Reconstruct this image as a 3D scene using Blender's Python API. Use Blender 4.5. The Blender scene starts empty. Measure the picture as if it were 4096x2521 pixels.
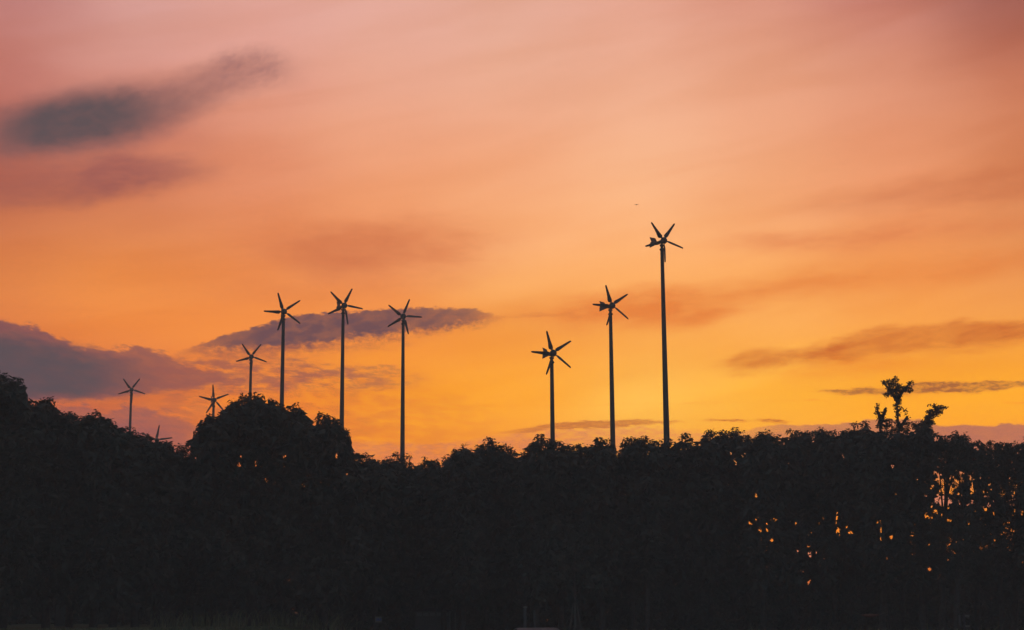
import bpy, math, random
import numpy as np
from mathutils import Matrix, Vector
rnd = random.Random(7)
rng = np.random.default_rng(11)
sc = bpy.context.scene
R = math.radians

# ------------------------------------------------------------------ camera
F = 6365.0                       # focal length in photo pixels (photo is 4096 x 2521)
PW, PH = 4096.0, 2521.0
CAM_Z = 1.6
PITCH = math.atan(0.182)
ROLL = R(-0.42)
cd = bpy.data.cameras.new('camera')
cam = bpy.data.objects.new('camera', cd)
sc.collection.objects.link(cam)
cd.sensor_width = 36.0
cd.lens = 36.0 * F / PW
cd.clip_start, cd.clip_end = 0.1, 20000
cam.matrix_world = Matrix.Translation((0, 0, CAM_Z)) @ (Matrix.Rotation(math.pi / 2 + PITCH, 4, 'X') @ Matrix.Rotation(ROLL, 4, 'Z'))
sc.camera = cam
CM = np.array(cam.matrix_world.to_3x3())

def ray(px, py):
    px = np.asarray(px, float); py = np.asarray(py, float)
    v = np.stack([(px - PW / 2) / F, -(py - PH / 2) / F, -np.ones_like(px + py)], -1)
    return v @ CM.T

def at(px, py, Y):
    """world point seen at photo pixel (px, py) at distance Y in front of the camera"""
    r = ray(px, py)
    t = np.asarray(Y, float) / r[..., 1]
    return r * t[..., None] + np.array([0, 0, CAM_Z])

def to_px(P):
    v = (np.asarray(P, float) - np.array([0, 0, CAM_Z])) @ CM
    return PW / 2 + F * v[..., 0] / -v[..., 2], PH / 2 - F * v[..., 1] / -v[..., 2]

def azel(px, py):
    r = ray(px, py)
    r = r / np.linalg.norm(r, axis=-1, keepdims=True)
    return np.degrees(np.arctan2(r[..., 0], r[..., 1])), np.degrees(np.arcsin(r[..., 2]))

def lin(c):
    return tuple(((v / 255) / 12.92 if v / 255 <= 0.04045 else ((v / 255 + 0.055) / 1.055) ** 2.4) for v in c)

# ------------------------------------------------------------------ world: dusk sky with lit cloud
sc.view_settings.view_transform = 'Standard'
sc.view_settings.look = 'None'
sc.view_settings.exposure = 0
sc.view_settings.gamma = 1
world = bpy.data.worlds.new('World')
sc.world = world
world.use_nodes = True
nt = world.node_tree
nt.nodes.clear()
N, L = nt.nodes, nt.links

def setin(sock, v):
    if isinstance(v, bpy.types.NodeSocket): L.new(v, sock)
    elif v is not None: sock.default_value = v

def M(op, a, b=None, c=None, clamp=False):
    n = N.new('ShaderNodeMath'); n.operation = op; n.use_clamp = clamp
    for i, v in enumerate((a, b, c)):
        if v is not None: setin(n.inputs[i], v)
    return n.outputs[0]

def smooth(x, lo, hi, a=0.0, b=1.0):
    n = N.new('ShaderNodeMapRange'); n.interpolation_type = 'SMOOTHSTEP'
    for i, v in enumerate((x, lo, hi, a, b)): setin(n.inputs[i], v)
    return n.outputs[0]

def mixc(f, a, b):
    n = N.new('ShaderNodeMix'); n.data_type = 'RGBA'; n.clamp_factor = True
    setin(n.inputs[0], f); setin(n.inputs[6], a); setin(n.inputs[7], b)
    return n.outputs[2]

def comb(x, y, z):
    n = N.new('ShaderNodeCombineXYZ')
    for i, v in enumerate((x, y, z)): setin(n.inputs[i], v)
    return n.outputs[0]

def noise(vec, scale, detail=4.0, rough=0.55, dist=0.0):
    n = N.new('ShaderNodeTexNoise'); n.noise_dimensions = '3D'
    setin(n.inputs['Vector'], vec); n.inputs['Scale'].default_value = scale
    n.inputs['Detail'].default_value = detail; n.inputs['Roughness'].default_value = rough
    n.inputs['Distortion'].default_value = dist
    return n.outputs['Fac']

def curve(x, pts):
    n = N.new('ShaderNodeFloatCurve')
    cm = n.mapping; cm.use_clip = False; cm.extend = 'HORIZONTAL'
    c = cm.curves[0]
    pts = sorted(pts)
    q = []
    for p in pts:
        if q and p[0] - q[-1][0] < 0.0008: continue
        q.append(p)
    c.points[0].location = q[0]; c.points[1].location = q[-1]
    for p in q[1:-1]: c.points.new(*p)
    for p in c.points: p.handle_type = 'AUTO_CLAMPED'
    cm.update()
    setin(n.inputs['Value'], x)
    return n.outputs[0]

tc = N.new('ShaderNodeTexCoord')
sx = N.new('ShaderNodeSeparateXYZ'); L.new(tc.outputs['Generated'], sx.inputs[0])
AZ = M('MULTIPLY', M('ARCTAN2', sx.outputs[0], sx.outputs[1]), 57.29578)
EL = M('MULTIPLY', M('ARCSINE', sx.outputs[2]), 57.29578)
# gentle drift of the veil so that its bands are not ruler straight
wv = comb(M('MULTIPLY', AZ, 0.10), M('ADD', M('MULTIPLY', EL, 0.35), M('MULTIPLY', AZ, -0.05)), 3.3)
wn = noise(wv, 1.0, 3.0, 0.5)
wn2 = noise(comb(M('MULTIPLY', AZ, 0.16), M('MULTIPLY', EL, 0.5), 9.1), 1.0, 3.0, 0.5)
AZw = M('ADD', AZ, M('MULTIPLY', M('SUBTRACT', wn2, 0.5), 3.0))
ELw = M('ADD', EL, M('MULTIPLY', M('SUBTRACT', wn, 0.5), 1.1))

GX = [0, 500, 1000, 1500, 2050, 2600, 3100, 3600, 4096]
GRID = [  # y, colours (sRGB) of the clear veil at GX
 (-300, [(190,130,128),(212,155,148),(220,163,153),(222,165,153),(220,162,146),(216,152,135),(204,135,118),(172,105,98),(128,78,76)]),
 (0,   [(190,128,124),(214,157,147),(224,164,151),(227,168,152),(226,168,148),(228,163,141),(216,145,122),(196,122,108),(150,90,80)]),
 (250, [(196,120,105),(216,150,135),(223,155,136),(229,165,141),(232,170,142),(237,174,146),(226,157,126),(214,140,112),(197,112,84)]),
 (500, [(182,104,88),(200,122,102),(222,145,116),(234,160,126),(237,166,130),(242,176,138),(236,162,124),(230,152,115),(212,132,92)]),
 (700, [(166,92,76),(198,114,86),(226,140,104),(240,160,115),(242,165,120),(247,180,132),(241,166,118),(236,152,106),(214,130,86)]),
 (900, [(208,118,74),(222,132,80),(229,140,88),(242,158,108),(248,172,118),(252,180,122),(243,164,108),(236,150,95),(222,138,85)]),
 (1100,[(222,130,68),(232,138,70),(232,137,76),(240,148,86),(253,178,108),(252,174,102),(250,168,92),(244,154,82),(240,155,85)]),
 (1300,[(226,128,68),(245,145,68),(246,145,66),(242,142,62),(240,150,66),(244,158,72),(252,174,90),(246,160,72),(242,155,66)]),
 (1500,[(205,110,62),(222,120,60),(234,132,54),(242,145,48),(252,162,55),(252,178,76),(254,174,58),(252,164,46),(254,168,50)]),
 (1650,[(190,98,68),(200,105,66),(250,138,36),(255,160,26),(255,172,44),(255,197,82),(255,184,56),(255,174,40),(255,172,36)]),
 (1800,[(186,98,78),(196,100,72),(240,130,48),(240,145,45),(236,140,60),(248,165,62),(250,160,56),(246,150,48),(248,150,46)]),
 (2000,[(200,110,80),(220,115,70),(245,130,45),(250,140,40),(252,148,36),(254,152,34),(255,150,32),(255,150,30),(255,150,30)]),
 (2200,[(200,115,85),(215,115,75),(235,125,50),(240,130,45),(240,132,42),(240,132,42),(242,128,44),(244,128,40),(246,130,38)]),
 (2420,[(150,85,70),(160,90,70),(170,95,70),(175,100,70),(180,100,70),(180,100,70),(175,98,70),(175,98,70),(170,95,68)]),
]
GY = [g[0] for g in GRID]
GC = np.array([g[1] for g in GRID], float)

def target(px, py):
    px = min(max(px, 0), 4096); py = min(max(py, GY[0]), GY[-1])
    return tuple(float(np.interp(py, GY, [np.interp(px, GX, GC[j, :, k]) for j in range(len(GY))])) for k in range(3))

COLS = [-18.5, -14, -9.5, -4.9, 0, 4.9, 9.5, 14, 18.5]
ELS = [-0.6, 1.4, 2.6, 3.9, 5.2, 6.3, 7.5, 8.7, 10, 11.5, 13, 15, 17, 19, 21, 23.5]
pos = M('DIVIDE', M('ADD', ELw, 1.0), 25.0, clamp=True)
base = None
for i, a in enumerate(COLS):
    cr = N.new('ShaderNodeValToRGB'); cr.color_ramp.interpolation = 'B_SPLINE'
    L.new(pos, cr.inputs[0])
    els = cr.color_ramp.elements
    for k, e in enumerate(ELS):
        d = np.array([math.sin(R(a)) * math.cos(R(e)), math.cos(R(a)) * math.cos(R(e)), math.sin(R(e))])
        x, y = to_px(d * 100 + np.array([0, 0, CAM_Z]))
        c = lin(target(float(x), float(y)))
        p = (e + 1.0) / 25.0
        el = els[k] if k < 2 else els.new(p)
        el.position = p
        el.color = (*c, 1)
    if base is None: base = cr.outputs[0]
    else:
        # linear blend softened at the joints by the warp noise
        f = smooth(AZw, COLS[i - 1] - 0.4, a + 0.4)
        base = mixc(f, base, cr.outputs[0])

# faint directional streaks in the high veil
sv = comb(M('MULTIPLY', M('ADD', AZ, M('MULTIPLY', EL, 0.9)), 0.055), M('SUBTRACT', M('MULTIPLY', EL, 0.42), M('MULTIPLY', AZ, 0.085)), 1.7)
sn = noise(sv, 1.6, 5.0, 0.5, 0.3)
SK = smooth(sn, 0.32, 0.68, -1.0, 1.0)
sn = N.new('ShaderNodeMix'); sn.data_type = 'RGBA'; sn.blend_type = 'MULTIPLY'; sn.inputs[0].default_value = 1.0
L.new(base, sn.inputs[6])
L.new(comb(M('ADD', 1.0, M('MULTIPLY', SK, 0.026)), M('ADD', 1.0, M('MULTIPLY', SK, 0.055)), M('ADD', 1.0, M('MULTIPLY', SK, 0.085))), sn.inputs[7])
base = sn.outputs[2]

# the sky is seen through the haze box below: its own light is what is left of the colour once the air's share is taken off
SIG = 0.0014
LH = (0.17, 0.125, 0.095)
HX, HY0, HY1, HZ = 150.0, -45.0, 200.0, 25.6
_sn = M('MAXIMUM', M('SINE', M('DIVIDE', EL, 57.29578)), 0.02)
_path = M('MINIMUM', M('DIVIDE', HZ - CAM_Z, _sn), HY1)
TT = M('MAXIMUM', M('EXPONENT', M('MULTIPLY', _path, -SIG)), 0.5)
INV = M('DIVIDE', 1.04, TT)
_hz = M('SUBTRACT', 1.0, TT)
HZC = comb(M('MULTIPLY', _hz, LH[0]), M('MULTIPLY', _hz, LH[1]), M('MULTIPLY', _hz, LH[2]))

def emit(col, plain=False):
    b = N.new('ShaderNodeBackground')
    if plain:
        b.inputs[1].default_value = 1.0; setin(b.inputs[0], col); return b.outputs[0]
    v = N.new('ShaderNodeVectorMath'); v.operation = 'SUBTRACT'
    if isinstance(col, tuple): v.inputs[0].default_value = col[:3]
    else: L.new(col, v.inputs[0])
    L.new(HZC, v.inputs[1])
    w = N.new('ShaderNodeVectorMath'); w.operation = 'MAXIMUM'; L.new(v.outputs[0], w.inputs[0]); w.inputs[1].default_value = (.004, .004, .004)
    L.new(w.outputs[0], b.inputs[0]); L.new(INV, b.inputs[1])
    return b.outputs[0]

def shmix(f, a, b):
    n = N.new('ShaderNodeMixShader'); setin(n.inputs[0], f); L.new(a, n.inputs[1]); L.new(b, n.inputs[2])
    return n.outputs[0]

AN = M('DIVIDE', M('ADD', AZ, 20.0), 40.0)
K = F * math.pi / 180.0          # photo pixels per degree
_seed = [0.0]

def cloud(col, pts, color, soft=(20, 20), amp=(12, 12), scale=1.0, stretch=3.0, patch=0.0, pscale=1.0, opac=1.0, tilt=0.0, detail=5.0, rough=0.6, color2=None):
    """pts: (x, y_top, y_bottom, opacity) in photo pixels, turned into azimuth and elevation"""
    _seed[0] += 7.3
    T, B, O = [], [], []
    for x, yt, yb, o in pts:
        a, e = azel(float(x), float(yt)); T.append(((a + 20) / 40, e / 24))
        a2, e2 = azel(float(x), float(yb)); B.append(((a2 + 20) / 40, e2 / 24))
        O.append(((a + 20) / 40, o))
    top = M('MULTIPLY', curve(AN, T), 24.0); bot = M('MULTIPLY', curve(AN, B), 24.0); op = curve(AN, O)
    nv = comb(AZ, M('ADD', M('MULTIPLY', EL, stretch), M('MULTIPLY', AZ, tilt)), _seed[0])
    n1 = M('SUBTRACT', noise(nv, scale, detail, rough), 0.5)
    n2 = M('SUBTRACT', noise(comb(AZ, M('MULTIPLY', EL, stretch), _seed[0] + 3.1), scale, detail, rough), 0.5)
    dt = M('ADD', M('SUBTRACT', top, EL), M('MULTIPLY', n1, 4.4 * amp[0] / K))
    db = M('ADD', M('SUBTRACT', EL, bot), M('MULTIPLY', n2, 4.0 * amp[1] / K))
    m = M('MULTIPLY', smooth(dt, -soft[0] * 0.5 / K, soft[0] * 0.5 / K), smooth(db, -soft[1] * 0.5 / K, soft[1] * 0.5 / K))
    m = M('MULTIPLY', m, op)
    if patch:
        n3 = noise(comb(AZ, M('ADD', M('MULTIPLY', EL, stretch * 1.1), M('MULTIPLY', AZ, tilt)), _seed[0] + 5.7), pscale, 5.0, 0.6, 0.2)
        m = M('MULTIPLY', m, smooth(n3, 0.36, 0.62, 1.0 - patch, 1.0))
    if opac != 1.0: m = M('MULTIPLY', m, opac)
    cc = (*lin(color), 1)
    if color2 is not None:
        cc = mixc(smooth(M('ADD', m, M('MULTIPLY', n2, 0.5)), 0.35, 0.95), (*lin(color2), 1), cc)
    return shmix(m, col, emit(cc))

c = emit(base)
# soft warm shadow of the veil, mid left and mid right
c = cloud(c, [(950,1010,1010,0),(1150,960,1060,.5),(1300,930,1090,1),(1500,925,1080,1),(1650,950,1050,.6),(1850,1000,1010,0)], (198,112,74), (110,110), (25,25), .5, 3, .3, .5, .62)
c = cloud(c, [(350,1150,1150,0),(700,1150,1200,.5),(1200,1120,1210,.9),(1700,1080,1180,.7),(2000,1080,1130,0)], (212,118,70), (110,110), (25,25), .5, 3, .3, .5, .34)
c = cloud(c, [(1950,1240,1250,0),(2200,1215,1290,.6),(2500,1170,1300,1),(2750,1160,1300,1),(3000,1130,1230,.8),(3300,1080,1170,.7),(3700,1060,1130,.7),(4096,1000,1080,.6)], (224,118,54), (100,110), (24,24), .45, 3.2, .35, .6, .8, -.35)
c = cloud(c, [(3000,850,850,0),(3350,780,850,.5),(3700,715,820,.9),(4096,650,790,1)], (200,112,72), (90,80), (25,25), .45, 3.2, .3, .6, .6, -.35)
c = cloud(c, [(2700,980,980,0),(3000,940,1000,.5),(3400,930,1000,.8),(3700,880,950,.7),(4096,860,930,.4)], (220,124,76), (70,70), (25,25), .5, 3.6, .5, .8, .7, -.35)
c = cloud(c, [(800,960,980,0),(1050,900,1040,.5),(1350,880,1100,.8),(1650,880,1090,.8),(1950,920,1080,.4),(2200,960,1040,0)], (212,118,74), (150,150), (30,30), .5, 3, .35, .8, .72, .1)
c = cloud(c, [(500,1500,2000,0),(760,1440,2000,.7),(1000,1440,2000,.8),(1300,1460,2000,.75),(1500,1500,2000,.6),(1800,1560,2000,.4),(2050,1620,2000,0)], (196,98,60), (120,120), (40,40), 1.0, 3.0, 1.0, 1.3, .62, .25, 6.0)
# long orange-brown streak on the right
c = cloud(c, [(2780,1465,1465,0),(2894,1440,1480,.35),(3030,1402,1480,.75),(3160,1400,1462,.75),(3291,1380,1450,1),(3360,1352,1445,.95),(3470,1325,1430,.8),(3556,1312,1420,.75),(3700,1310,1405,.75),(3830,1290,1395,.9),(3960,1290,1385,1),(4096,1290,1360,.9)],
          (200,102,46), (50,70), (16,22), .9, 3.2, .3, .9, .95, -.4)
c = cloud(c, [(3050,1540,1540,0),(3250,1440,1510,.6),(3450,1425,1490,.7),(3750,1440,1480,.3),(4000,1440,1460,0)], (232,125,36), (60,60), (20,20), .7, 3.4, .3, .8, .55, -.3)
# dark slate cloud, upper left, with its thin tail
c = cloud(c, [(-300,410,670,.5),(0,425,650,.75),(120,395,640,.85),(300,355,630,.9),(450,338,610,.9),(550,328,580,.88),(650,315,540,.84),(750,288,480,.8),(850,250,430,.76),(950,218,380,.70),(1050,208,345,.60),(1130,216,335,.38),(1190,225,340,.15),(1270,240,320,0)],
          (148,98,94), (110,120), (13,18), 1.3, 1.8, .18, 1.6, .82, -.5)
c = cloud(c, [(-150,440,600,0),(-20,448,600,.4),(60,440,600,.75),(120,425,598,.92),(200,405,592,1),(300,385,582,1),(400,372,566,1),(490,370,548,.92),(560,370,530,.75),(640,368,505,.5),(720,355,480,.32),(800,335,440,.15),(900,310,400,0)],
          (88,79,82), (105,110), (16,16), 1.2, 1.8, .10, 1.6, .93, -.4)
c = cloud(c, [(-200,690,840,.5),(0,690,830,.6),(200,680,825,.65),(330,655,810,.85),(450,632,790,1),(600,625,765,.95),(700,632,745,.75),(820,645,725,.4),(950,660,710,0)], (134,78,82), (90,90), (18,20), .9, 2.6, .2, 1.2, .66, -.3)
c = cloud(c, [(780,230,360,0),(880,205,340,.4),(940,198,330,.75),(990,208,320,.6),(1060,208,325,.7),(1120,222,320,.35),(1190,250,305,0)], (132, 92, 98), (105, 105), (18, 18), 2.6, 1.5, .85, 3.0, .42, -.6)
# big purple grey band, left
c = cloud(c, [(-400,1255,1606,1),(0,1284,1606,1),(60,1290,1606,1),(110,1304,1605,1),(160,1320,1605,1),(220,1346,1603,1),(300,1380,1597,.97),(370,1394,1594,.94),(440,1394,1592,.92),(480,1398,1588,.9),(560,1391,1582,.88),(600,1396,1572,.86),(650,1414,1566,.82),(700,1442,1560,.78),(780,1470,1548,.75),(860,1482,1535,.65),(960,1492,1520,.35),(1060,1500,1510,0)],
          (128,82,84), (26,26), (22,14), 1.9, 2.6, .14, 1.4, .96, .35, 6.0, .62)
c = cloud(c, [(-400,1320,1596,1),(0,1340,1594,1),(160,1372,1592,1),(300,1405,1588,1),(420,1425,1582,.75),(560,1450,1570,.35),(680,1480,1550,0)], (88,79,83), (90,50), (22,16), 1.2, 2.6, .12, 1.2, .92, .35)
c = cloud(c, [(-400,1610,2300,.95),(0,1612,2300,.95),(200,1636,2300,.93),(330,1632,2300,.92),(430,1650,2300,.95),(520,1622,2300,.93),(600,1636,2300,.9),(680,1655,2300,.85),(760,1680,2300,.65),(860,1740,2300,.2),(950,1790,2300,0)],
          (142,90,90), (34,40), (26,14), 1.7, 2.8, .22, 1.6, .92, .35, 6.0, .62)
# central purple band with crisp upper edge
c = cloud(c, [(680,1420,1425,0),(760,1392,1415,.35),(820,1370,1405,.75),(880,1345,1402,.9),(940,1330,1405,.95),(1000,1316,1405,.95),(1050,1302,1403,1),(1100,1286,1400,1),(1150,1270,1400,1),(1200,1261,1395,1),(1250,1256,1390,1),(1310,1249,1380,1),(1350,1243,1368,1),(1400,1245,1362,1),(1480,1243,1352,1),(1530,1240,1350,1),(1600,1236,1340,.95),(1650,1233,1328,.9),(1700,1231,1330,.95),(1750,1230,1322,.9),(1800,1235,1314,.9),(1850,1235,1306,.85),(1900,1240,1300,.8),(1950,1252,1296,.55),(1990,1264,1290,.2),(2030,1270,1282,0)],
          (100,74,82), (13,60), (11,26), 3.2, 1.8, .12, 1.6, .96, -.2, 6.0, .66, (146,84,76))
c = cloud(c, [(700,1400,1430,0),(850,1395,1445,.6),(1000,1395,1450,.7),(1200,1385,1430,.55),(1400,1370,1420,.5),(1600,1340,1390,.4),(1800,1310,1340,.1),(1900,1300,1320,0)], (160,88,72), (30,50), (24,24), 1.2, 2.6, .7, 1.4, .7, -.1)
c = cloud(c, [(1900,1262,1275,0),(1960,1262,1275,.7),(2040,1260,1274,.4),(2140,1252,1266,.7),(2250,1254,1268,.5),(2380,1262,1270,0)], (200,105,60), (16,18), (12,12), 1.6, 3.0, .5, 1.6, .6)
# loose mauve wisps under it
c = cloud(c, [(540,1480,1560,0),(680,1430,1570,.7),(850,1430,1580,.9),(1050,1440,1570,.9),(1250,1450,1560,.9),(1450,1470,1560,.8),(1600,1480,1550,.5),(1750,1500,1530,0)], (152,90,80), (50,50), (34,30), 1.4, 3.2, .9, 1.5, .85, .15, 6.0, .62)
c = cloud(c, [(640,1580,1700,.1),(740,1570,1730,.5),(850,1600,1760,.4),(1000,1640,1760,.3),(1300,1660,1740,.2),(1600,1660,1700,0)], (160,94,80), (60,60), (30,30), 1.3, 3.0, .85, 1.6, .75, .3, 6.0)
c = cloud(c, [(1350,1650,1700,.3),(1450,1690,1730,.6),(1600,1730,1760,.5),(1900,1700,1740,.3),(2100,1650,1680,0)], (226,120,52), (50,50), (25,25), .8, 3.4, .8, 1.2, .7, .2)
# mottled rose bank low in the centre
c = cloud(c, [(1250,1780,2000,0),(1400,1765,1990,.6),(1600,1778,1990,.7),(1800,1772,1990,.7),(1950,1752,1990,.75),(2050,1735,1990,.75),(2200,1716,1990,.75),(2400,1712,1990,.7),(2550,1710,1990,.65),(2700,1720,1990,.6),(2850,1735,1990,.6),(3000,1735,1990,.5)],
          (204,118,92), (26,200), (16,40), 1.6, 3.0, .7, 2.6, .88, 0, 6.0, .65)
# thin brown bar low in the centre
c = cloud(c, [(1960,1730,1734,0),(2046,1722,1734,.5),(2120,1709,1730,.7),(2190,1695,1716,.85),(2250,1691,1716,.9),(2310,1687,1715,.9),(2400,1684,1712,.9),(2500,1681,1706,.9),(2560,1678,1700,.8),(2620,1682,1697,.7),(2680,1684,1694,.6),(2760,1686,1690,0)],
          (184,98,58), (9,12), (6,8), 2.4, 3.5, .25, 3.0, .92)
c = cloud(c, [(2780,1680,1684,0),(2840,1676,1684,.5),(2890,1679,1686,1),(2980,1680,1687,.9),(3010,1682,1686,.1),(3030,1676,1686,.7),(3060,1676,1688,.9),(3100,1679,1692,1),(3140,1684,1693,.6),(3180,1690,1694,0)], (190,100,50), (6,7), (5,6), 3.0, 3.5, .5, 3.5, .85)
# thin purple cloud behind the leafy shoots
c = cloud(c, [(3240,1563,1566,0),(3290,1560,1568,.6),(3340,1561,1576,.8),(3390,1554,1578,.85),(3450,1551,1580,.9),(3520,1554,1579,.9),(3600,1554,1577,.9),(3650,1536,1580,.95),(3700,1529,1576,1),(3760,1528,1570,1),(3810,1526,1573,1),(3860,1530,1574,.95),(3930,1526,1570,.95),(3970,1523,1566,.95),(4010,1524,1558,.85),(4096,1524,1548,.8),(4300,1524,1548,.5)],
          (160,92,58), (9,16), (8,12), 2.2, 2.6, .55, 3.0, .95, 0, 6.0, .66)
c = cloud(c, [(3200,1600,1604,.3),(3260,1598,1604,.5),(3320,1600,1604,0),(3980,1608,1616,0),(4060,1608,1616,.6),(4150,1608,1616,.5)], (225,130,40), (6,8), (5,5), 2.4, 3.5, .5, 3.0, .7)
# rose grey bank on the right horizon
c = cloud(c, [(2800,1745,1900,0),(2950,1728,1900,.45),(3060,1708,1900,.6),(3150,1698,1900,.75),(3260,1698,1900,.85),(3360,1696,1900,.9),(3420,1688,1900,.9),(3500,1678,1900,.9),(3600,1676,1900,.9),(3680,1680,1900,.9),(3740,1698,1900,.95),(3800,1702,1900,1),(3860,1699,1900,1),(3910,1703,1900,1),(3960,1706,1900,1),(4010,1697,1900,1),(4060,1697,1900,1),(4120,1701,1900,1),(4400,1700,1900,1)],
          (182,110,88), (8,110), (7,30), 2.2, 2.4, .12, 1.6, .94, 0, 6.0, .6)
c = cloud(c, [(3640,1988,2030,.6),(3760,1978,2026,1),(3850,1982,2028,1),(4000,1982,2030,.9),(4100,1982,2030,.9)], (208,128,100), (14,14), (6,6), 1.2, 3.0, .1, 1.5, .95)
c = cloud(c, [(3150,2195,2250,0),(3200,2195,2250,.9),(3250,2195,2250,.95),(3300,2200,2250,.8),(3350,2210,2250,0)], (214,130,100), (14,40), (6,6), 1.2, 3.0, .1, 1.5, .9)

# away from the afterglow the sky is dim slate blue
away = M('MAXIMUM', smooth(M('ABSOLUTE', AZ), 24.0, 75.0), smooth(EL, 23.0, 60.0))
DUSK = (0.17, 0.205, 0.26, 1)
c = shmix(away, c, emit(DUSK, True))

SUN_AZ, SUN_EL = 5.5, 1.6
sky = N.new('ShaderNodeTexSky'); sky.sky_type = 'NISHITA'; sky.sun_disc = False
sky.sun_elevation = R(SUN_EL); sky.sun_rotation = R(SUN_AZ); sky.altitude = 20; sky.dust_density = 3.0
b1 = N.new('ShaderNodeBackground'); b1.inputs[1].default_value = 0.05; L.new(sky.outputs[0], b1.inputs[0])
ms = N.new('ShaderNodeMixShader'); ms.inputs[0].default_value = 0.96     # thin cloud covers nearly all of the clear sky
L.new(b1.outputs[0], ms.inputs[1]); L.new(c, ms.inputs[2])
wo = N.new('ShaderNodeOutputWorld'); L.new(ms.outputs[0], wo.inputs[0])
world.cycles.sampling_method = 'NONE'
sc.cycles.use_denoising = True; sc.cycles.denoising_input_passes = 'RGB_ALBEDO_NORMAL'; sc.cycles.max_bounces = 2; sc.cycles.volume_bounces = 1; sc.cycles.diffuse_bounces = 1; sc.cycles.glossy_bounces = 2; sc.cycles.transmission_bounces = 2

sd = bpy.data.lights.new('sun', 'SUN'); sd.energy = 0.25; sd.angle = R(8); sd.color = (1, 0.62, 0.32)
sun = bpy.data.objects.new('sun', sd); sc.collection.objects.link(sun)
sun.rotation_euler = (R(90 - SUN_EL), 0, R(180 - SUN_AZ))

# ------------------------------------------------------------------ materials
def mat(name, col, rough=0.6, noise_amt=0.35, scale=3.0, col2=None, metal=0.0, spec=0.5, detail=4, bump=0.0):
    m = bpy.data.materials.new(name); m.use_nodes = True
    t = m.node_tree; b = t.nodes['Principled BSDF']
    tcn = t.nodes.new('ShaderNodeTexCoord'); nz = t.nodes.new('ShaderNodeTexNoise')
    nz.inputs['Scale'].default_value = scale; nz.inputs['Detail'].default_value = detail
    t.links.new(tcn.outputs['Object'], nz.inputs['Vector'])
    cr = t.nodes.new('ShaderNodeValToRGB'); t.links.new(nz.outputs['Fac'], cr.inputs[0])
    a = tuple(v * (1 - noise_amt) for v in col); z = col2 or tuple(min(1, v * (1 + noise_amt)) for v in col)
    cr.color_ramp.elements[0].position = 0.3; cr.color_ramp.elements[0].color = (*a, 1)
    cr.color_ramp.elements[1].position = 0.7; cr.color_ramp.elements[1].color = (*z, 1)
    t.links.new(cr.outputs[0], b.inputs['Base Color'])
    b.inputs['Roughness'].default_value = rough; b.inputs['Metallic'].default_value = metal
    b.inputs['Specular IOR Level'].default_value = spec
    if bump:
        bn = t.nodes.new('ShaderNodeBump'); bn.inputs['Strength'].default_value = bump
        t.links.new(nz.outputs['Fac'], bn.inputs['Height']); t.links.new(bn.outputs[0], b.inputs['Normal'])
    return m

m_leaf = mat('leaf_green', (0.042, 0.046, 0.037), 0.75, 0.3, 1.3, spec=0.12)
m_leaf2 = mat('leaf_olive', (0.044, 0.045, 0.036), 0.75, 0.3, 1.3, spec=0.12)
m_bark = mat('bark', (0.05, 0.045, 0.04), 0.9, 0.4, 6.0, spec=0.1, bump=0.4)
m_pole = mat('painted_steel', (0.035, 0.038, 0.042), 0.65, 0.12, 2.0, spec=0.2)
m_blade = mat('blade_composite', (0.035, 0.037, 0.04), 0.55, 0.12, 2.0, spec=0.25)
m_ground = mat('ground_soil', (0.055, 0.05, 0.035), 0.95, 0.5, 0.8, col2=(0.06, 0.075, 0.03), spec=0.05, bump=0.3)
m_reed = mat('reed', (0.11, 0.11, 0.06), 0.7, 0.4, 2.0, spec=0.15)
m_wood = mat('weathered_wood', (0.085, 0.08, 0.07), 0.85, 0.3, 5.0, spec=0.1, bump=0.3)
m_conc = mat('concrete', (0.055, 0.056, 0.055), 0.9, 0.2, 4.0, spec=0.1, bump=0.2)
m_tin = mat('shed_cladding', (0.045, 0.047, 0.05), 0.6, 0.2, 2.0, spec=0.2)
m_door = mat('shed_door_paint', (0.085, 0.09, 0.095), 0.6, 0.12, 2.0, spec=0.2)
m_dark = mat('dark_rubber', (0.03, 0.03, 0.03), 0.8, 0.2, 4.0, spec=0.2)
m_paint = mat('car_paint', (0.04, 0.042, 0.05), 0.4, 0.08, 1.0, spec=0.6)
m_paint2 = mat('car_paint_silver', (0.12, 0.125, 0.14), 0.4, 0.08, 1.0, spec=0.6, metal=0.3)
m_glass = mat('car_glass', (0.02, 0.022, 0.025), 0.06, 0.05, 1.0, spec=0.9)
m_chrome = mat('lamp_lens', (0.5, 0.5, 0.5), 0.15, 0.05, 2.0, metal=0.6)
m_board = mat('sign_white', (0.16, 0.155, 0.14), 0.7, 0.12, 3.0, spec=0.1)
m_blue = mat('sign_blue', (0.05, 0.09, 0.3), 0.7, 0.1, 3.0, spec=0.1)
m_red = mat('dull_red', (0.13, 0.05, 0.03), 0.7, 0.15, 3.0, spec=0.1)
m_feather = mat('dark_feather', (0.06, 0.05, 0.045), 0.8, 0.2, 9.0, spec=0.1)

# ------------------------------------------------------------------ mesh helpers
def new_obj(name, verts, faces, m, parent=None, smoothed=False):
    me = bpy.data.meshes.new(name)
    me.from_pydata([tuple(map(float, v)) for v in verts], [], faces)
    me.materials.append(m)
    if smoothed: me.polygons.foreach_set('use_smooth', [True] * len(me.polygons))
    me.update()
    o = bpy.data.objects.new(name, me); sc.collection.objects.link(o)
    if parent is not None: o.parent = parent
    return o

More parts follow.
